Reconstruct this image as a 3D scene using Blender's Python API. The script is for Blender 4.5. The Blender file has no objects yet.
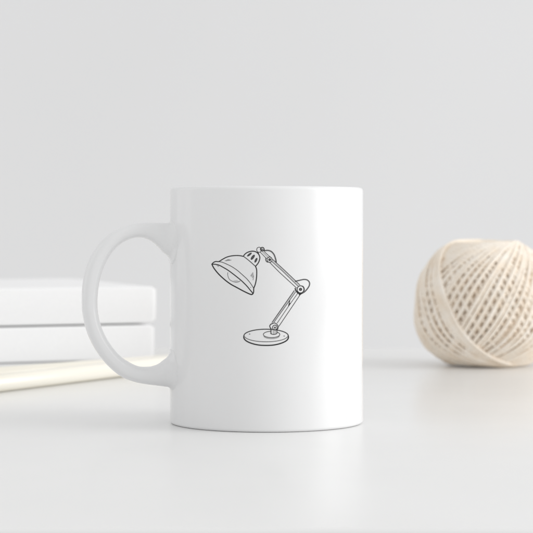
import bpy, bmesh, math, random
from mathutils import Vector, Matrix
random.seed(7)
sc = bpy.context.scene
C = sc.collection
PI = math.pi

# ------------------------------------------------------------------ camera
F = 1972.0            # focal length in pixels of a 533 px wide picture
CAMD, CAMH = 0.838, 0.086
cd = bpy.data.cameras.new("camera")
cd.sensor_width = 36.0
cd.lens = 36.0 * F / 533.0
cd.shift_x = 0.0
cd.shift_y = -46.5 / 533.0
cd.clip_start = 0.05
cd.clip_end = 50
cd.dof.use_dof = True
cd.dof.focus_distance = CAMD - 0.041
cd.dof.aperture_fstop = 28.0
cam = bpy.data.objects.new("camera", cd)
C.objects.link(cam)
cam.location = (0, -CAMD, CAMH)
cam.rotation_euler = (PI / 2, 0, 0)
sc.camera = cam

# ------------------------------------------------------------------ light
w = bpy.data.worlds.new("World")
sc.world = w
w.use_nodes = True
wn = w.node_tree
bg = wn.nodes['Background']
bg.inputs['Color'].default_value = (1.0, 1.0, 1.0, 1)
bg.inputs['Strength'].default_value = 0.82

def area(name, loc, target, sx, sy, power, col=(1, 1, 1)):
    l = bpy.data.lights.new(name, 'AREA')
    l.shape = 'RECTANGLE'; l.size = sx; l.size_y = sy
    l.energy = power; l.color = col
    o = bpy.data.objects.new(name, l); C.objects.link(o)
    o.location = loc
    d = Vector(target) - Vector(loc)
    o.rotation_euler = d.to_track_quat('-Z', 'Y').to_euler()
    return o
def feather(o, sx0, sx1):
    # a softbox whose brightness falls off smoothly towards its left and right edges
    l = o.data; l.use_nodes = True; nt = l.node_tree
    em = nt.nodes['Emission']
    g = nt.nodes.new('ShaderNodeNewGeometry'); sp = nt.nodes.new('ShaderNodeSeparateXYZ')
    nt.links.new(g.outputs['Parametric'], sp.inputs[0])
    def mr(a, b):
        m = nt.nodes.new('ShaderNodeMapRange'); m.interpolation_type = 'SMOOTHSTEP'
        m.inputs['From Min'].default_value = a; m.inputs['From Max'].default_value = b
        nt.links.new(sp.outputs[0], m.inputs['Value']); return m.outputs['Result']
    mu = nt.nodes.new('ShaderNodeMath'); mu.operation = 'MULTIPLY'
    nt.links.new(mr(0.0, sx0), mu.inputs[0]); nt.links.new(mr(1.0, 1 - sx1), mu.inputs[1])
    nt.links.new(mu.outputs[0], em.inputs['Strength'])
key = area('key_light', (2.75, -0.50, 1.25), (0, 0.0, 1.25), 3.2, 2.5, 109.0, (1, 0.998, 0.994))
feather(key, 0.5, 0.5)
area('fill_light', (-1.55, 0.75, 0.75), (0, 0, 0.75), 1.0, 1.5, 1.4)

sc.view_settings.view_transform = 'Standard'
sc.view_settings.look = 'None'
sc.view_settings.exposure = 0.0
sc.view_settings.gamma = 1.0
sc.render.engine = 'CYCLES'
try:
    sc.cycles.max_bounces = 14
    sc.cycles.diffuse_bounces = 8
except Exception:
    pass

# ------------------------------------------------------------------ materials
def mat(name, col, rough=0.5, spec=0.5, coat=0.0, coat_rough=0.05, sheen=0.0):
    m = bpy.data.materials.new(name); m.use_nodes = True
    b = m.node_tree.nodes['Principled BSDF']
    b.inputs['Base Color'].default_value = (*col, 1)
    b.inputs['Roughness'].default_value = rough
    b.inputs['Specular IOR Level'].default_value = spec
    b.inputs['Coat Weight'].default_value = coat
    b.inputs['Coat Roughness'].default_value = coat_rough
    b.inputs['Sheen Weight'].default_value = sheen
    return m

def noise_var(m, c1, c2, scale, bump=0.0, dist=0.0005, detail=4, stretch=(1, 1, 1), rough=None):
    nt = m.node_tree; b = nt.nodes['Principled BSDF']
    tc = nt.nodes.new('ShaderNodeTexCoord'); mp = nt.nodes.new('ShaderNodeMapping')
    mp.inputs['Scale'].default_value = stretch
    n = nt.nodes.new('ShaderNodeTexNoise')
    n.inputs['Scale'].default_value = scale; n.inputs['Detail'].default_value = detail
    nt.links.new(tc.outputs['Object'], mp.inputs['Vector'])
    nt.links.new(mp.outputs['Vector'], n.inputs['Vector'])
    r = nt.nodes.new('ShaderNodeValToRGB')
    r.color_ramp.elements[0].position = 0.3; r.color_ramp.elements[1].position = 0.7
    r.color_ramp.elements[0].color = (*c1, 1); r.color_ramp.elements[1].color = (*c2, 1)
    nt.links.new(n.outputs['Fac'], r.inputs['Fac'])
    nt.links.new(r.outputs['Color'], b.inputs['Base Color'])
    if rough:
        mr = nt.nodes.new('ShaderNodeMapRange')
        mr.inputs['To Min'].default_value = rough[0]; mr.inputs['To Max'].default_value = rough[1]
        nt.links.new(n.outputs['Fac'], mr.inputs['Value'])
        nt.links.new(mr.outputs['Result'], b.inputs['Roughness'])
    if bump:
        bp = nt.nodes.new('ShaderNodeBump')
        bp.inputs['Strength'].default_value = bump; bp.inputs['Distance'].default_value = dist
        nt.links.new(n.outputs['Fac'], bp.inputs['Height'])
        nt.links.new(bp.outputs['Normal'], b.inputs['Normal'])
    return m

M_ceramic = mat('white_glazed_ceramic', (0.83, 0.832, 0.835), 0.12, 0.5)
noise_var(M_ceramic, (0.825, 0.827, 0.83), (0.835, 0.837, 0.84), 25, 0.04, 0.0006, 2)
M_foot = mat('unglazed_foot', (0.62, 0.61, 0.58), 0.8, 0.2)
M_ink = mat('black_print_ink', (0.012, 0.012, 0.013), 0.35, 0.4)
M_ink2 = mat('grey_print_ink', (0.19, 0.19, 0.195), 0.35, 0.4)
M_ink4 = mat('dark_grey_print_ink', (0.07, 0.07, 0.072), 0.35, 0.4)
M_ink3 = mat('pale_print_ink', (0.54, 0.54, 0.545), 0.35, 0.4)
M_table = mat('white_satin_tabletop', (0.8, 0.8, 0.8), 0.2, 0.5)
noise_var(M_table, (0.815, 0.815, 0.811), (0.835, 0.835, 0.831), 9, 0.0, 0.0002, 3, rough=(0.23, 0.27))
M_wall = mat('pale_grey_wall_paint', (0.74, 0.74, 0.745), 0.85, 0.15)
noise_var(M_wall, (0.725, 0.726, 0.73), (0.745, 0.746, 0.75), 2.2, 0.05, 0.001, 5)
M_cover = mat('white_book_cover_cloth', (0.84, 0.84, 0.842), 0.6, 0.3)
noise_var(M_cover, (0.865, 0.866, 0.868), (0.89, 0.89, 0.892), 900, 0.15, 0.0002, 2)
M_pages = mat('cream_page_edges', (0.78, 0.74, 0.64), 0.8, 0.2)
noise_var(M_pages, (0.70, 0.65, 0.54), (0.83, 0.80, 0.72), 60, 0.4, 0.0003, 2, stretch=(0.1, 0.1, 30))
M_pencil = mat('cream_lacquered_barrel', (0.86, 0.82, 0.71), 0.25, 0.5, 0.3)
noise_var(M_pencil, (0.875, 0.835, 0.73), (0.895, 0.865, 0.785), 60, 0.0, 0.0002, 3, stretch=(0.05, 1, 1))
M_wood = mat('bare_pencil_wood', (0.74, 0.56, 0.36), 0.7, 0.2)
noise_var(M_wood, (0.68, 0.49, 0.30), (0.80, 0.63, 0.42), 120, 0.2, 0.0002, 3, stretch=(0.05, 1, 1))
M_lead = mat('graphite', (0.06, 0.06, 0.065), 0.35, 0.5)

# cotton twine: twisted plies come from UV (u along the thread, v round it)
M_twine = mat('cream_cotton_twine', (0.86, 0.795, 0.70), 0.9, 0.15)
def twine_nodes(m):
    nt = m.node_tree; b = nt.nodes['Principled BSDF']
    uv = nt.nodes.new('ShaderNodeUVMap')
    sp = nt.nodes.new('ShaderNodeSeparateXYZ')
    nt.links.new(uv.outputs['UV'], sp.inputs[0])
    def math_(op, a, bb=None):
        n = nt.nodes.new('ShaderNodeMath'); n.operation = op
        for i, v in enumerate((a, bb)):
            if v is None: continue
            if isinstance(v, (int, float)): n.inputs[i].default_value = v
            else: nt.links.new(v, n.inputs[i])
        return n.outputs[0]
    # u in units of twist pitch, v 0..1 round the thread, three plies
    ph = math_('ADD', sp.outputs[0], math_('MULTIPLY', sp.outputs[1], 3.0))
    s = math_('ABSOLUTE', math_('SINE', math_('MULTIPLY', ph, PI)))
    tc = nt.nodes.new('ShaderNodeTexCoord')
    n1 = nt.nodes.new('ShaderNodeTexNoise'); n1.inputs['Scale'].default_value = 1800; n1.inputs['Detail'].default_value = 3
    nt.links.new(tc.outputs['Object'], n1.inputs['Vector'])
    h = math_('ADD', s, math_('MULTIPLY', n1.outputs['Fac'], 0.6))
    bp = nt.nodes.new('ShaderNodeBump'); bp.inputs['Strength'].default_value = 0.6; bp.inputs['Distance'].default_value = 0.0005
    nt.links.new(h, bp.inputs['Height']); nt.links.new(bp.outputs['Normal'], b.inputs['Normal'])
    n2 = nt.nodes.new('ShaderNodeTexNoise'); n2.inputs['Scale'].default_value = 120; n2.inputs['Detail'].default_value = 2
    nt.links.new(tc.outputs['Object'], n2.inputs['Vector'])
    r = nt.nodes.new('ShaderNodeValToRGB')
    r.color_ramp.elements[0].position = 0.3; r.color_ramp.elements[1].position = 0.7
    r.color_ramp.elements[0].color = (0.935, 0.83, 0.70, 1); r.color_ramp.elements[1].color = (0.965, 0.90, 0.81, 1)
    nt.links.new(n2.outputs['Fac'], r.inputs['Fac']); nt.links.new(r.outputs['Color'], b.inputs['Base Color'])
twine_nodes(M_twine)

# ------------------------------------------------------------------ helpers
def obj(name, bm, mats, parent=None, smooth=True, auto=None):
    me = bpy.data.meshes.new(name)
    bm.normal_update()
    bm.to_mesh(me); bm.free()
    for m in (mats if isinstance(mats, (list, tuple)) else [mats]): me.materials.append(m)
    if smooth: me.polygons.foreach_set('use_smooth', [True] * len(me.polygons))
    if auto is not None: me.set_sharp_from_angle(angle=auto)
    o = bpy.data.objects.new(name, me); C.objects.link(o)
    if parent: o.parent = parent
    return o
def empty(name, loc, rz=0.0):
    o = bpy.data.objects.new(name, None); C.objects.link(o)
    o.empty_display_size = 0.02; o.location = loc; o.rotation_euler = (0, 0, rz); return o
def tag(o, label=None, cat=None, group=None, kind=None):
    if label: o['label'] = label
    if cat: o['category'] = cat
    if group: o['group'] = group
    if kind: o['kind'] = kind
    return o
def lathe(bm, prof, n, axis='Z', mi=0, mat_of=None):
    rings = []
    for (r, z) in prof:
        if r < 1e-7: rings.append([bm.verts.new((0, 0, z))]); continue
        rings.append([bm.verts.new((r * math.cos(2 * PI * k / n), r * math.sin(2 * PI * k / n), z)) for k in range(n)])
    for i in range(len(rings) - 1):
        a, b = rings[i], rings[i + 1]
        for k in range(n):
            k2 = (k + 1) % n
            if len(a) == 1 and len(b) == 1: continue
            if len(a) == 1: f = bm.faces.new((a[0], b[k2], b[k]))
            elif len(b) == 1: f = bm.faces.new((a[k], a[k2], b[0]))
            else: f = bm.faces.new((a[k], a[k2], b[k2], b[k]))
            f.material_index = mat_of(i) if mat_of else mi
def arc(cx, cz, r, a0, a1, n):
    return [(cx + r * math.cos(math.radians(a0 + (a1 - a0) * i / n)), cz + r * math.sin(math.radians(a0 + (a1 - a0) * i / n))) for i in range(n + 1)]
def rounded_box(bm, x0, x1, y0, y1, z0, z1, r, seg=4):
    res = bmesh.ops.create_cube(bm, size=1)
    for v in res['verts']:
        v.co = Vector((x0 + (v.co.x + .5) * (x1 - x0), y0 + (v.co.y + .5) * (y1 - y0), z0 + (v.co.z + .5) * (z1 - z0)))
    es = list({e for v in res['verts'] for e in v.link_edges})
    if r > 0: bmesh.ops.bevel(bm, geom=es, offset=r, segments=seg, profile=0.5, affect='EDGES')
def catmull(pts, sub=8):
    out = []
    P = [Vector(p) for p in pts]
    for i in range(len(P) - 1):
        p0 = P[i - 1] if i > 0 else P[0] * 2 - P[1]
        p1, p2 = P[i], P[i + 1]
        p3 = P[i + 2] if i + 2 < len(P) else P[-1] * 2 - P[-2]
        for k in range(sub):
            t = k / sub
            out.append(0.5 * ((2 * p1) + (p2 - p0) * t + (2 * p0 - 5 * p1 + 4 * p2 - p3) * t * t + (3 * p1 - p0 - 3 * p2 + p3) * t ** 3))
    out.append(P[-1]); return out

# ------------------------------------------------------------------ setting
bm = bmesh.new()
rounded_box(bm, -1.3, 1.3, -CAMD + 0.548, -CAMD + 1.330, -0.028, 0.0, 0.0012, 4)
tag(obj('tabletop', bm, M_table, auto=math.radians(40)), kind='structure')
bm = bmesh.new()
rounded_box(bm, -3.2, 3.2, 1.25, 1.37, -1.2, 2.6, 0)
tag(obj('wall', bm, M_wall, smooth=False), kind='structure')

# ------------------------------------------------------------------ mug
R, H = 0.0410, 0.0998
mug = tag(empty('mug', (0, 0, 0)), 'glossy white ceramic mug with a line drawing of a desk lamp, handle to the left', 'mug')
bm = bmesh.new()
prof = []
prof += [(0, 0.0030)]
prof += [(0.0335, 0.0030), (0.0345, 0.0022), (0.0354, 0.0006), (0.0366, 0.0), (0.0395, 0.0)]
prof += arc(R - 0.0013, 0.0014, 0.0013, -80, 0, 8)
prof += [(R, z) for z in (0.02, 0.04, 0.06, 0.08)]
prof += arc(R - 0.0016, H - 0.0016, 0.0016, 0, 90, 7)
prof += arc(R - 0.0024, H - 0.0016, 0.0016, 90, 180, 7)
prof += [(R - 0.0041, z) for z in (0.08, 0.05, 0.02)]
prof += arc(R - 0.0041 - 0.007, 0.0135, 0.007, 0, -90, 8)
prof += [(0, 0.0060)]
lathe(bm, prof, 256, mat_of=lambda i: 1 if i < 5 else 0)
bmesh.ops.recalc_face_normals(bm, faces=bm.faces)
obj('body', bm, [M_ceramic, M_foot], mug)

# handle: outer and inner outline in photo pixels, carried to the handle's own plane
HANG = math.radians(12)
def hpt(px, py):
    p = (267.3 - px) / F
    X = CAMD * p / (math.cos(HANG) + p * math.sin(HANG))
    return Vector((X, CAMH + (220 - py) * (CAMD - X * math.sin(HANG)) / F))
outer = [(184, 220.0), (172, 221.4), (166, 222.0), (158, 222.2), (150, 222.4), (142, 222.9), (130, 225), (118, 229.5), (106, 237.5), (96, 249), (88, 265), (83.5, 285), (82.7, 305), (85, 322),
         (90.5, 339), (99, 354), (110, 367), (122, 376.5), (136, 382), (150, 384.5), (157, 385.5), (163, 386.6), (169, 388.0), (182, 391.0)]
inner = [(184, 264.0), (172, 255.5), (166, 250.0), (158, 243.8), (151, 239.8), (144, 237.8), (136, 237.6), (126.5, 240.6), (117, 247.5), (109, 258), (102.5, 272), (99, 288), (98, 305), (100, 320),
         (104.5, 333), (111.5, 345), (121, 356), (131.5, 363), (141, 366.6), (150, 366.6), (157, 365.2), (163, 362.6), (169, 358.6), (182, 350.0)]
O = [hpt(*p) for p in outer]; I = [hpt(*p) for p in inner]
cen = catmull([(a + b) / 2 for a, b in zip(O, I)], 20)
hw = catmull([Vector(((a - b).length / 2, 0)) for a, b in zip(O, I)], 20)
hw = [v.x for v in hw]
bm = bmesh.new()
NS = 40
rings = []
dirn = Vector((-math.cos(HANG), -math.sin(HANG), 0)); side = Vector((-math.sin(HANG), math.cos(HANG), 0))
def to3(X, lat, z): return dirn * X + side * lat + Vector((0, 0, z))
RF_in, RF_out, RF_s = 0.0022, 0.0018, 0.0042
def flare(d, rf):
    if d >= rf: return 0.0
    d = max(d, 0)
    return rf - math.sqrt(max(0, rf * rf - (rf - d) ** 2))
n = len(cen)
zmid = (cen[0].y + cen[-1].y) / 2
for i in range(n):
    c = cen[i]
    t = (cen[min(i + 1, n - 1)] - cen[max(i - 1, 0)]).normalized()
    nrm = Vector((-t.y, t.x))
    if nrm.dot(c - Vector((0.055, zmid))) < 0: nrm = -nrm      # nrm points outward of the loop
    hside = 0.0056
    ring = []
    for k in range(NS):
        a = 2 * PI * k / NS
        ca, sa = math.cos(a), math.sin(a)
        e = 0.82
        ca2 = math.copysign(abs(ca) ** e, ca); sa2 = math.copysign(abs(sa) ** e, sa)
        lat = sa2 * hside
        P = c + nrm * (ca2 * hw[i])
        surfx = math.sqrt(max(R * R - lat * lat, 0))
        d = P.x - surfx
        rf = RF_out if ca2 > 0 else RF_in
        if d < max(RF_in, RF_s):
            dd = max(d, 0.0)
            P = P + nrm * (ca2 * flare(dd, rf))
            lat2 = lat + sa2 * flare(dd, RF_s)
            drop = math.sqrt(max(R * R - lat2 * lat2, 0)) - surfx
            P = P + Vector((drop * max(0.0, 1 - dd / 0.004), 0)); lat = lat2
            if d < 0: P = Vector((max(math.sqrt(max(R * R - lat * lat, 0)) - 0.0008, P.x), P.y))
        ring.append(bm.verts.new(to3(P.x, lat, P.y)))
    rings.append(ring)
for i in range(n - 1):
    for k in range(NS):
        bm.faces.new((rings[i][k], rings[i][(k + 1) % NS], rings[i + 1][(k + 1) % NS], rings[i + 1][k]))
bm.faces.new(rings[0]); bm.faces.new(rings[-1][::-1])
bmesh.ops.recalc_face_normals(bm, faces=bm.faces)
obj('handle', bm, M_ceramic, mug)

# printed line drawing, laid on the mug's wall: strokes in photo pixels -> (width, height) on the wall
bm = bmesh.new()
cnt = [0]
def wall_pt(px, py, off):
    y = -R
    for _ in range(5):
        x = (px - 267.3) / F * (CAMD + y)
        y = -math.sqrt(max((R + off) ** 2 - x * x, 0))
    return Vector((x, y, CAMH + (220 - py) * (CAMD + y) / F))
def stroke(s, ox, oy, pts, wd=0.8, mi=0, curve=True, taper=0.0, closed=False):
    off = 0.00004 + cnt[0] * 0.0000006; cnt[0] += 1
    P = [Vector((ox + x / s, oy + y / s)) for x, y in pts]
    Q = catmull(P, 8) if curve and len(P) > 2 else P
    if not curve or len(Q) == 2:
        Z = [Q[0]]
        for a_, b_ in zip(Q, Q[1:]):
            k_ = max(1, int((b_ - a_).length / 0.8))
            Z += [a_.lerp(b_, t / k_) for t in range(1, k_ + 1)]
        Q = Z
    m = len(Q); prev = None
    for i in range(m):
        t = (Q[min(i + 1, m - 1)] - Q[max(i - 1, 0)])
        if closed and i in (0, m - 1): t = Q[1] - Q[m - 2]
        if t.length < 1e-9: continue
        t.normalize(); nn = Vector((-t.y, t.x))
        u = i / (m - 1)
        h = 1.15 * wd / 2 * (1 - taper * abs(2 * u - 1) ** 3)
        a = bm.verts.new(wall_pt(*(Q[i] + nn * h), off)); b = bm.verts.new(wall_pt(*(Q[i] - nn * h), off))
        if prev:
            f = bm.faces.new((prev[0], prev[1], b, a)); f.material_index = mi
        prev = (a, b)
def disc(s, ox, oy, cx, cy, r, mi=0, ry=None, rot=0.0):
    off = 0.00004 + cnt[0] * 0.0000006; cnt[0] += 1
    ry = ry or r
    vs = []
    for k in range(20):
        a = 2 * PI * k / 20
        x, y = r * math.cos(a), ry * math.sin(a)
        x, y = x * math.cos(rot) - y * math.sin(rot), x * math.sin(rot) + y * math.cos(rot)
        vs.append(bm.verts.new(wall_pt(ox + (cx + x) / s, oy + (cy + y) / s, off)))
    f = bm.faces.new(vs); f.material_index = mi
def ring_(s, ox, oy, cx, cy, rx, ry, wd, mi=0, a0=0, a1=360):
    N = 28
    pts = [(cx + rx * math.cos(math.radians(a0 + (a1 - a0) * k / N)), cy + ry * math.sin(math.radians(a0 + (a1 - a0) * k / N))) for k in range(N + 1)]
    stroke(s, ox, oy, pts, wd, mi, curve=False, closed=(a1 - a0 == 360))
S = 13.325
A = (S, 240, 240); B = (S, 280, 270); D_ = (S, 265, 285); Cc = (S, 255, 310); E = (S, 208, 248); G = (S, 228, 260)
def e2(pts): return [((208 + x / S), (248 + y / S)) for x, y in pts]
def f2(pts): return [((228 + x / S), (260 + y / S)) for x, y in pts]
U = (1, 0, 0)
# shade
stroke(*E, [(62, 215), (85, 192), (115, 180), (155, 180), (205, 150), (260, 122), (320, 106), (390, 100), (440, 103), (482, 112)], 0.85)
stroke(*G, [(378, 85), (392, 130), (393, 200), (386, 270), (372, 330), (354, 378), (353, 420), (345, 446), (328, 459)], 0.9)
stroke(*U, e2([(60, 212), (90, 270), (150, 345), (230, 420), (310, 480)]) + f2([(130, 368), (210, 411), (280, 445), (325, 460), (347, 446)]), 1.0)
stroke(*U, e2([(62, 215), (110, 218), (160, 230), (220, 262), (280, 298), (350, 350), (420, 405)]) + f2([(200, 285), (260, 345), (310, 405), (347, 448)]), 0.85)
stroke(*U, e2([(155, 182), (200, 190), (260, 215), (330, 250), (400, 297)]) + f2([(200, 195), (260, 250), (310, 310), (350, 372)]), 0.52)
disc(*E, 66, 214, 9)
disc(*G, 340, 448, 8)
stroke(*E, [(275, 325), (273, 355), (283, 395), (303, 425), (340, 445), (380, 456), (420, 450), (440, 436)], 0.5, 1)
stroke(*E, [(350, 438), (405, 432)], 0.5, 2); stroke(*E, [(355, 448), (420, 442)], 0.45, 2)
for a, b in (((235, 173), (285, 150)), ((255, 174), (302, 152)), ((283, 168), (322, 160)), ((120, 226), (158, 236)), ((136, 240), (154, 248))):
    stroke(*E, [a, b], 0.42, 1)
for a, b in (((312, 213), (346, 165)), ((320, 222), (350, 182)), ((332, 236), (352, 200)), ((344, 268), (352, 215))):
    stroke(*G, [a, b], 0.42, 1)
disc(*G, 313, 365, 5, 1)
# cap
stroke(*A, [(55, 217), (75, 190), (110, 165), (160, 150), (205, 152), (240, 170), (265, 200), (275, 240), (262, 290), (240, 325), (216, 352)], 0.85)
stroke(*A, [(53, 215), (100, 250), (150, 291), (190, 327), (218, 352)], 0.62)
disc(*A, 136, 194, 38, 0, 13, math.radians(-38)); disc(*A, 181, 230, 40, 0, 17, math.radians(-54)); disc(*A, 223, 270, 35, 0, 14, math.radians(-64))
disc(*A, 136, 194, 30, 3, 8, math.radians(-38)); disc(*A, 181, 230, 31, 3, 11, math.radians(-54)); disc(*A, 223, 270, 27, 3, 9, math.radians(-64))

# upper joint, knob and cable
ring_(*A, 265, 130, 32, 34, 0.5)
ring_(*A, 308, 122, 24, 24, 0.75)
disc(*A, 308, 126, 13, 1)
stroke(*A, [(245, 160), (262, 182)], 0.5)
stroke(*A, [(280, 162), (322, 204), (365, 250)], 0.45); stroke(*A, [(328, 148), (372, 190), (415, 226)], 0.45); stroke(*A, [(303, 150), (392, 238)], 0.35, 1)
stroke(*A, [(360, 235), (352, 258), (362, 285), (382, 298)], 0.6)
ring_(*A, 405, 262, 34, 36, 0.62)
ring_(*A, 407, 262, 13, 13, 0.7)
disc(*A, 407, 262, 6)
stroke(*A, [(330, 130), (345, 142), (380, 138), (425, 152), (460, 188), (480, 235), (492, 290), (484, 306)], 1.05, 0)
stroke(*A, [(338, 148), (385, 138), (425, 153), (459, 189), (479, 236), (489, 286)], 0.4, 1)
# long arm
def ab(x, y, k): return ((240 if k == 'A' else 280) + x / S, (240 if k == 'A' else 270) + y / S)
stroke(*U, [ab(408, 300, 'A'), ab(0, 27, 'B'), ab(232, 240, 'B')], 0.5, curve=False)
stroke(*U, [ab(432, 284, 'A'), ab(35, 5, 'B'), ab(250, 215, 'B')], 0.42, curve=False)
stroke(*U, [ab(440, 268, 'A'), ab(50, 0, 'B'), ab(262, 205, 'B')], 0.85, 2, curve=False)
stroke(*U, [ab(446, 258, 'A'), ab(66, -2, 'B'), ab(278, 200, 'B')], 0.5, curve=False)
# elbow
stroke(*B, [(210, 152), (270, 138), (330, 126), (375, 134), (403, 165), (402, 205), (376, 250), (335, 293), (290, 318), (268, 336)], 0.95)
stroke(*B, [(225, 150), (270, 139), (330, 128), (374, 136), (401, 166), (400, 204), (374, 249), (335, 291)], 0.3, 1)
ring_(*B, 285, 258, 46, 48, 0.7)
ring_(*B, 285, 258, 54, 56, 0.32, 1, -60, 60)
ring_(*B, 285, 258, 15, 15, 0.75)
disc(*B, 285, 258, 7)
stroke(*B, [(212, 240), (222, 272), (245, 302), (272, 318)], 1.0)
stroke(*B, [(262, 325), (300, 312)], 1.1)
# lower arm
stroke(*D_, [(402, 72), (252, 288), (103, 502)], 0.52); stroke(*D_, [(420, 92), (272, 300), (130, 498)], 0.42)
stroke(*D_, [(411, 84), (262, 294), (117, 500)], 0.75, 2)
stroke(*D_, [(446, 112), (310, 305), (172, 510)], 0.42); stroke(*D_, [(478, 132), (352, 320), (195, 552)], 0.5)
stroke(*D_, [(342, 205), (325, 284)], 0.6); stroke(*D_, [(352, 240), (322, 286)], 0.5); stroke(*D_, [(330, 240), (350, 250)], 0.4)
# foot joint and stem
stroke(*Cc, [(252, 178), (222, 190), (208, 212), (214, 236), (228, 250)], 0.75)
stroke(*Cc, [(248, 178), (275, 174), (302, 190), (320, 218), (318, 244), (304, 262)], 0.6)
ring_(*Cc, 276, 234, 31, 32, 0.6)
disc(*Cc, 277, 235, 13)
disc(*Cc, 277, 235, 4, 2)
stroke(*Cc, [(222, 246), (220, 315)], 0.6); stroke(*Cc, [(303, 262), (303, 314)], 0.6); stroke(*Cc, [(262, 268), (262, 320)], 0.4)
stroke(*Cc, [(236, 262), (235, 316)], 0.35, 1); stroke(*Cc, [(284, 268), (284, 316)], 0.35, 1)
stroke(*Cc, [(219, 314), (240, 323), (265, 325), (288, 321), (304, 313)], 0.55)
ring_(*Cc, 232, 326, 110, 42, 0.5, 0, -30, 210)
ring_(*Cc, 232, 326, 110, 42, 0.5, 0, 210, 262); ring_(*Cc, 232, 326, 110, 42, 0.5, 0, 312, 330)
ring_(*Cc, 232, 342, 106, 40, 0.42, 1, 12, 168)
# base plate
ring_(*U, 266.9, 335.7, 22.2, 6.5, 0.72, 0, 178, 362)
ring_(*U, 266.9, 335.9, 21.6, 5.9, 0.45, 0, 8, 172)
stroke(*U, [(244.7, 335.6), (244.8, 338.3), (247.2, 341), (252.5, 343.4), (259.5, 345), (267, 345.4), (274.5, 345), (281.5, 343.4), (286.8, 341), (289.1, 338.3), (289.1, 335.6)], 1.0)
stroke(*U, [(270, 345.3), (276, 344.8), (281.5, 343.6), (286, 341.6)], 0.5)
disc(*U, 250.4, 334.1, 0.75, 1, 0.45); disc(*Cc, 400, 347, 9, 1, 6)
obj('printed_lamp_drawing', bm, [M_ink, M_ink2, M_ink3, M_ink4], mug)

# ------------------------------------------------------------------ ball of twine
BZ = 1.168
BC = Vector(((487.3 - 267.3) / F * BZ, -CAMD + BZ, 0))
RB = 72.6 / F * BZ
INC = math.radians(63.5)
ZS = 0.95
TH = 0.00118                                  # thread radius
def fuller(z):      # the ball sags: its lower half is wider than its upper half
    s = max(0.0, -z / (0.84 * RB)); return 1 + 0.27 * s ** 1.25
def build_twine():
    bm = bmesh.new(); uvl = bm.loops.layers.uv.new('UVMap')
    loops = 190; seg = 120; ns = 7
    up = Vector((0, 0, 1))
    psi = math.radians(-39.7) ; steps = []
    rnd = random.Random(11)
    # the last wrap is the outermost one; walk back in time from it
    dm = [rnd.choice((4.2, 6.4, 6.9, 7.3, 7.8, 7.0, 7.4)) for _ in range(loops)]
    for k in range(14): dm[k] = (3.0, 3.2, 3.6, 8.2, 8.0, 4.0, 8.6, 8.2, 8.4, 4.0, 8.4, 7.8, 8.0, 7.8)[k]
    p = psi
    for k in range(loops):
        steps.append(p); p -= math.radians(dm[k])
    steps = steps[::-1]
    path = []
    for i in range(loops):
        a0 = steps[i]; a1 = steps[i + 1] if i + 1 < loops else steps[i] + math.radians(3)
        back = loops - i
        rad = RB - TH - back * 0.000045 + (rnd.uniform(-0.00060, 0.00025) if back > 1 else 0)
        inc = INC + math.radians(rnd.uniform(-1.3, 1.3)) if back > 6 else INC + math.radians((back % 3 - 1) * 0.8)
        for j in range(seg):
            u = j / seg
            a = a0 + (a1 - a0) * u
            nv = Vector((math.sin(inc) * math.cos(a), math.sin(inc) * math.sin(a), math.cos(inc)))
            e1 = Vector((-math.sin(a), math.cos(a), 0)); e2_ = nv.cross(e1)
            t = 2 * PI * u
            q = e1 * math.cos(t) + e2_ * math.sin(t)
            rr = rad + 0.00012 * math.sin(3 * t + i) + 0.0009 * abs(q.z) ** 6
            q = q * rr; w_ = fuller(q.z * ZS); path.append(Vector((q.x * w_, q.y * w_, q.z * ZS)))
    m = len(path)
    prev = None; L = 0.0
    for i in range(m):
        c = path[i]
        t = (path[min(i + 1, m - 1)] - path[max(i - 1, 0)]).normalized()
        rr = c.normalized(); b = t.cross(rr).normalized(); rr = b.cross(t)
        if i: L += (path[i] - path[i - 1]).length
        th = TH * (1 + 0.10 * math.sin(L * 210) + 0.05 * math.sin(L * 777))
        ring = [bm.verts.new(c + (b * math.cos(2 * PI * k / ns) + rr * math.sin(2 * PI * k / ns)) * th) for k in range(ns)]
        if prev:
            for k in range(ns):
                k2 = (k + 1) % ns
                f = bm.faces.new((prev[0][k], prev[0][k2], ring[k2], ring[k]))
                us = (prev[1] / 0.0026, prev[1] / 0.0026, L / 0.0026, L / 0.0026)
                vs = (k / ns, (k + 1) / ns, (k + 1) / ns, k / ns)
                for lp, uu, vv in zip(f.loops, us, vs): lp[uvl].uv = (uu, vv)
        prev = (ring, L)
    # the packed inner wraps, closed into one mass under the outer ones
    nv0 = len(bm.verts)
    res = bmesh.ops.create_uvsphere(bm, u_segments=64, v_segments=32, radius=RB - 0.0058)
    for v in res['verts']: v.co.z = max(-0.80 * RB, min(0.80 * RB, v.co.z * 0.96)); w_ = fuller(v.co.z); v.co.x *= w_; v.co.y *= w_
    return bm
bm = build_twine()
zmin = min(v.co.z for v in bm.verts)
ball = obj('twine_ball', bm, M_twine)
ball.location = BC + Vector((0, 0, -zmin + 0.0001))
tag(ball, 'ball of cream cotton twine wound in crossing strands, resting on the white table', 'twine ball')
print('ball', RB, zmin, max(v.co.z for v in ball.data.vertices))

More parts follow.
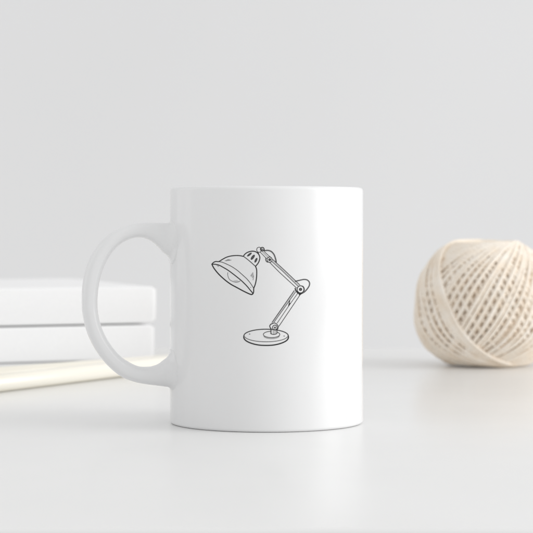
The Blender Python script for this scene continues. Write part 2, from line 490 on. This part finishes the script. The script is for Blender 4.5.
# ------------------------------------------------------------------ books
def make_book(Lx, Dy, T):
    # origin: right end of the spine, at the bottom; x runs to the left as negative
    root = empty('hardcover_book', (0, 0, 0))
    bm = bmesh.new()
    # cover: U-shaped section (front = spine at y 0), bottom board, rounded spine, top board
    ct = 0.0014; r = 0.0016; n = 6
    outer = [(Dy, 0)] + [(r - r * math.sin(math.radians(a)), r - r * math.cos(math.radians(a))) for a in [i * 90 / n for i in range(n + 1)]]
    bow = [(-0.0006 * math.sin(PI * k / 6), r + (T - 2 * r) * k / 6) for k in range(1, 6)]
    outer += bow
    outer += [(r - r * math.cos(math.radians(a)), T - r + r * math.sin(math.radians(a))) for a in [i * 90 / n for i in range(n + 1)]] + [(Dy, T)]
    inner = [(Dy, ct), (r, ct), (ct, r), (ct, T - r), (r, T - ct), (Dy, T - ct)]
    sec = outer + inner[::-1]
    ends = []
    N = len(sec)
    rr = 0.0036
    xs = []
    for k in range(6): xs.append((-rr + rr * math.sin(k / 5 * PI / 2), rr - rr * math.cos(k / 5 * PI / 2)))   # rounded right end
    xl = [(-Lx - x, ins) for x, ins in xs][::-1]
    stations = [(-Lx + 0.0, 0)]
    stations = [(-Lx + rr - rr * math.sin(k / 5 * PI / 2), rr - rr * math.cos(k / 5 * PI / 2)) for k in range(5, -1, -1)] 
    stations = [(s[0], s[1]) for s in stations]
    stations = sorted(stations) + [(-rr + rr * math.sin(k / 5 * PI / 2), rr - rr * math.cos(k / 5 * PI / 2)) for k in range(6)]
    cy, cz = Dy / 2, T / 2
    rings = []
    for x, ins in stations:
        ring = []
        for j, (y, z) in enumerate(sec):
            if j < len(outer):
                yy = y + (ins if y < r else 0) * 0.9
                zz = z + (ins * 0.9 if z < cz else -ins * 0.9)
            else: yy, zz = y, z
            ring.append(bm.verts.new((x, yy, zz)))
        rings.append(ring)
    for a, b in zip(rings, rings[1:]):
        for j in range(N):
            bm.faces.new((a[j], a[(j + 1) % N], b[(j + 1) % N], b[j]))
    bm.faces.new(rings[0][::-1]); bm.faces.new(rings[-1])
    bmesh.ops.recalc_face_normals(bm, faces=bm.faces)
    obj('cover', bm, M_cover, root, auto=math.radians(50))
    bm = bmesh.new()
    rounded_box(bm, -Lx + 0.003, -0.003, ct + 0.0002, Dy - 0.003, ct + 0.0002, T - ct - 0.0002, 0.0)
    obj('page_block', bm, M_pages, root, smooth=False)
    return root
def place(root, x, z, y0, ang):
    root.location = (x, y0, z); root.rotation_euler = (0, 0, ang)
T1, T2 = 0.0212, 0.0226
# right end of the spine seen at photo x 156, 1.22 m from the camera
ANG = math.radians(22)
b1 = make_book(0.235, 0.185, T1); place(b1, (156.0 - 267.3) / F * 1.216, 0.0003, -CAMD + 1.216, ANG)
tag(b1, 'plain white hardcover book lying flat on the table beneath the other book', 'book', 'white hardcover books stacked on the left')
b2 = make_book(0.235, 0.185, T2); place(b2, (157.6 - 267.3) / F * 1.217, 0.0003 + T1 + 0.0009, -CAMD + 1.217, ANG - math.radians(0.8))
tag(b2, 'plain white hardcover book on top of the stack behind the mug handle', 'book', 'white hardcover books stacked on the left')

# ------------------------------------------------------------------ pencils
def make_pencil(Lp, r):
    root = empty('pencil', (0, 0, 0))
    tip = 0.022
    bm = bmesh.new()
    nside = 48
    def xform(bm):
        for v in bm.verts: v.co = Vector((v.co.z, v.co.x, v.co.y + r))
    lathe(bm, [(0, 0), (r * 0.9, 0.0), (r, 0.0006), (r, Lp * 0.5), (r, Lp - tip - 0.0005), (r * 0.98, Lp - tip)], nside); xform(bm)
    bmesh.ops.recalc_face_normals(bm, faces=bm.faces)
    obj('barrel', bm, M_pencil, root)
    bm = bmesh.new(); lathe(bm, [(r * 0.98, Lp - tip), (r * 0.27, Lp - 0.006)], nside); xform(bm)
    bmesh.ops.recalc_face_normals(bm, faces=bm.faces); obj('sharpened_wood', bm, M_wood, root)
    bm = bmesh.new(); lathe(bm, [(r * 0.27, Lp - 0.006), (0.0003, Lp - 0.0003), (0, Lp)], nside); xform(bm)
    bmesh.ops.recalc_face_normals(bm, faces=bm.faces); obj('graphite_tip', bm, M_lead, root)
    return root
def lay(root, x, zc, ang):
    root.location = (x, -CAMD + zc, 0.0002); root.rotation_euler = (0, 0, ang)
p1 = make_pencil(0.195, 0.0044)
lay(p1, -0.1390, 0.975, math.atan2(97, 55))
tag(p1, 'cream round pencil lying nearer the camera, in front of the other pencil', 'pencil', 'cream pencils beside the books')
p2 = make_pencil(0.195, 0.0042)
lay(p2, -0.1450, 1.0355, math.atan2(85, 76))
tag(p2, 'cream round pencil lying between the front pencil and the white books', 'pencil', 'cream pencils beside the books')
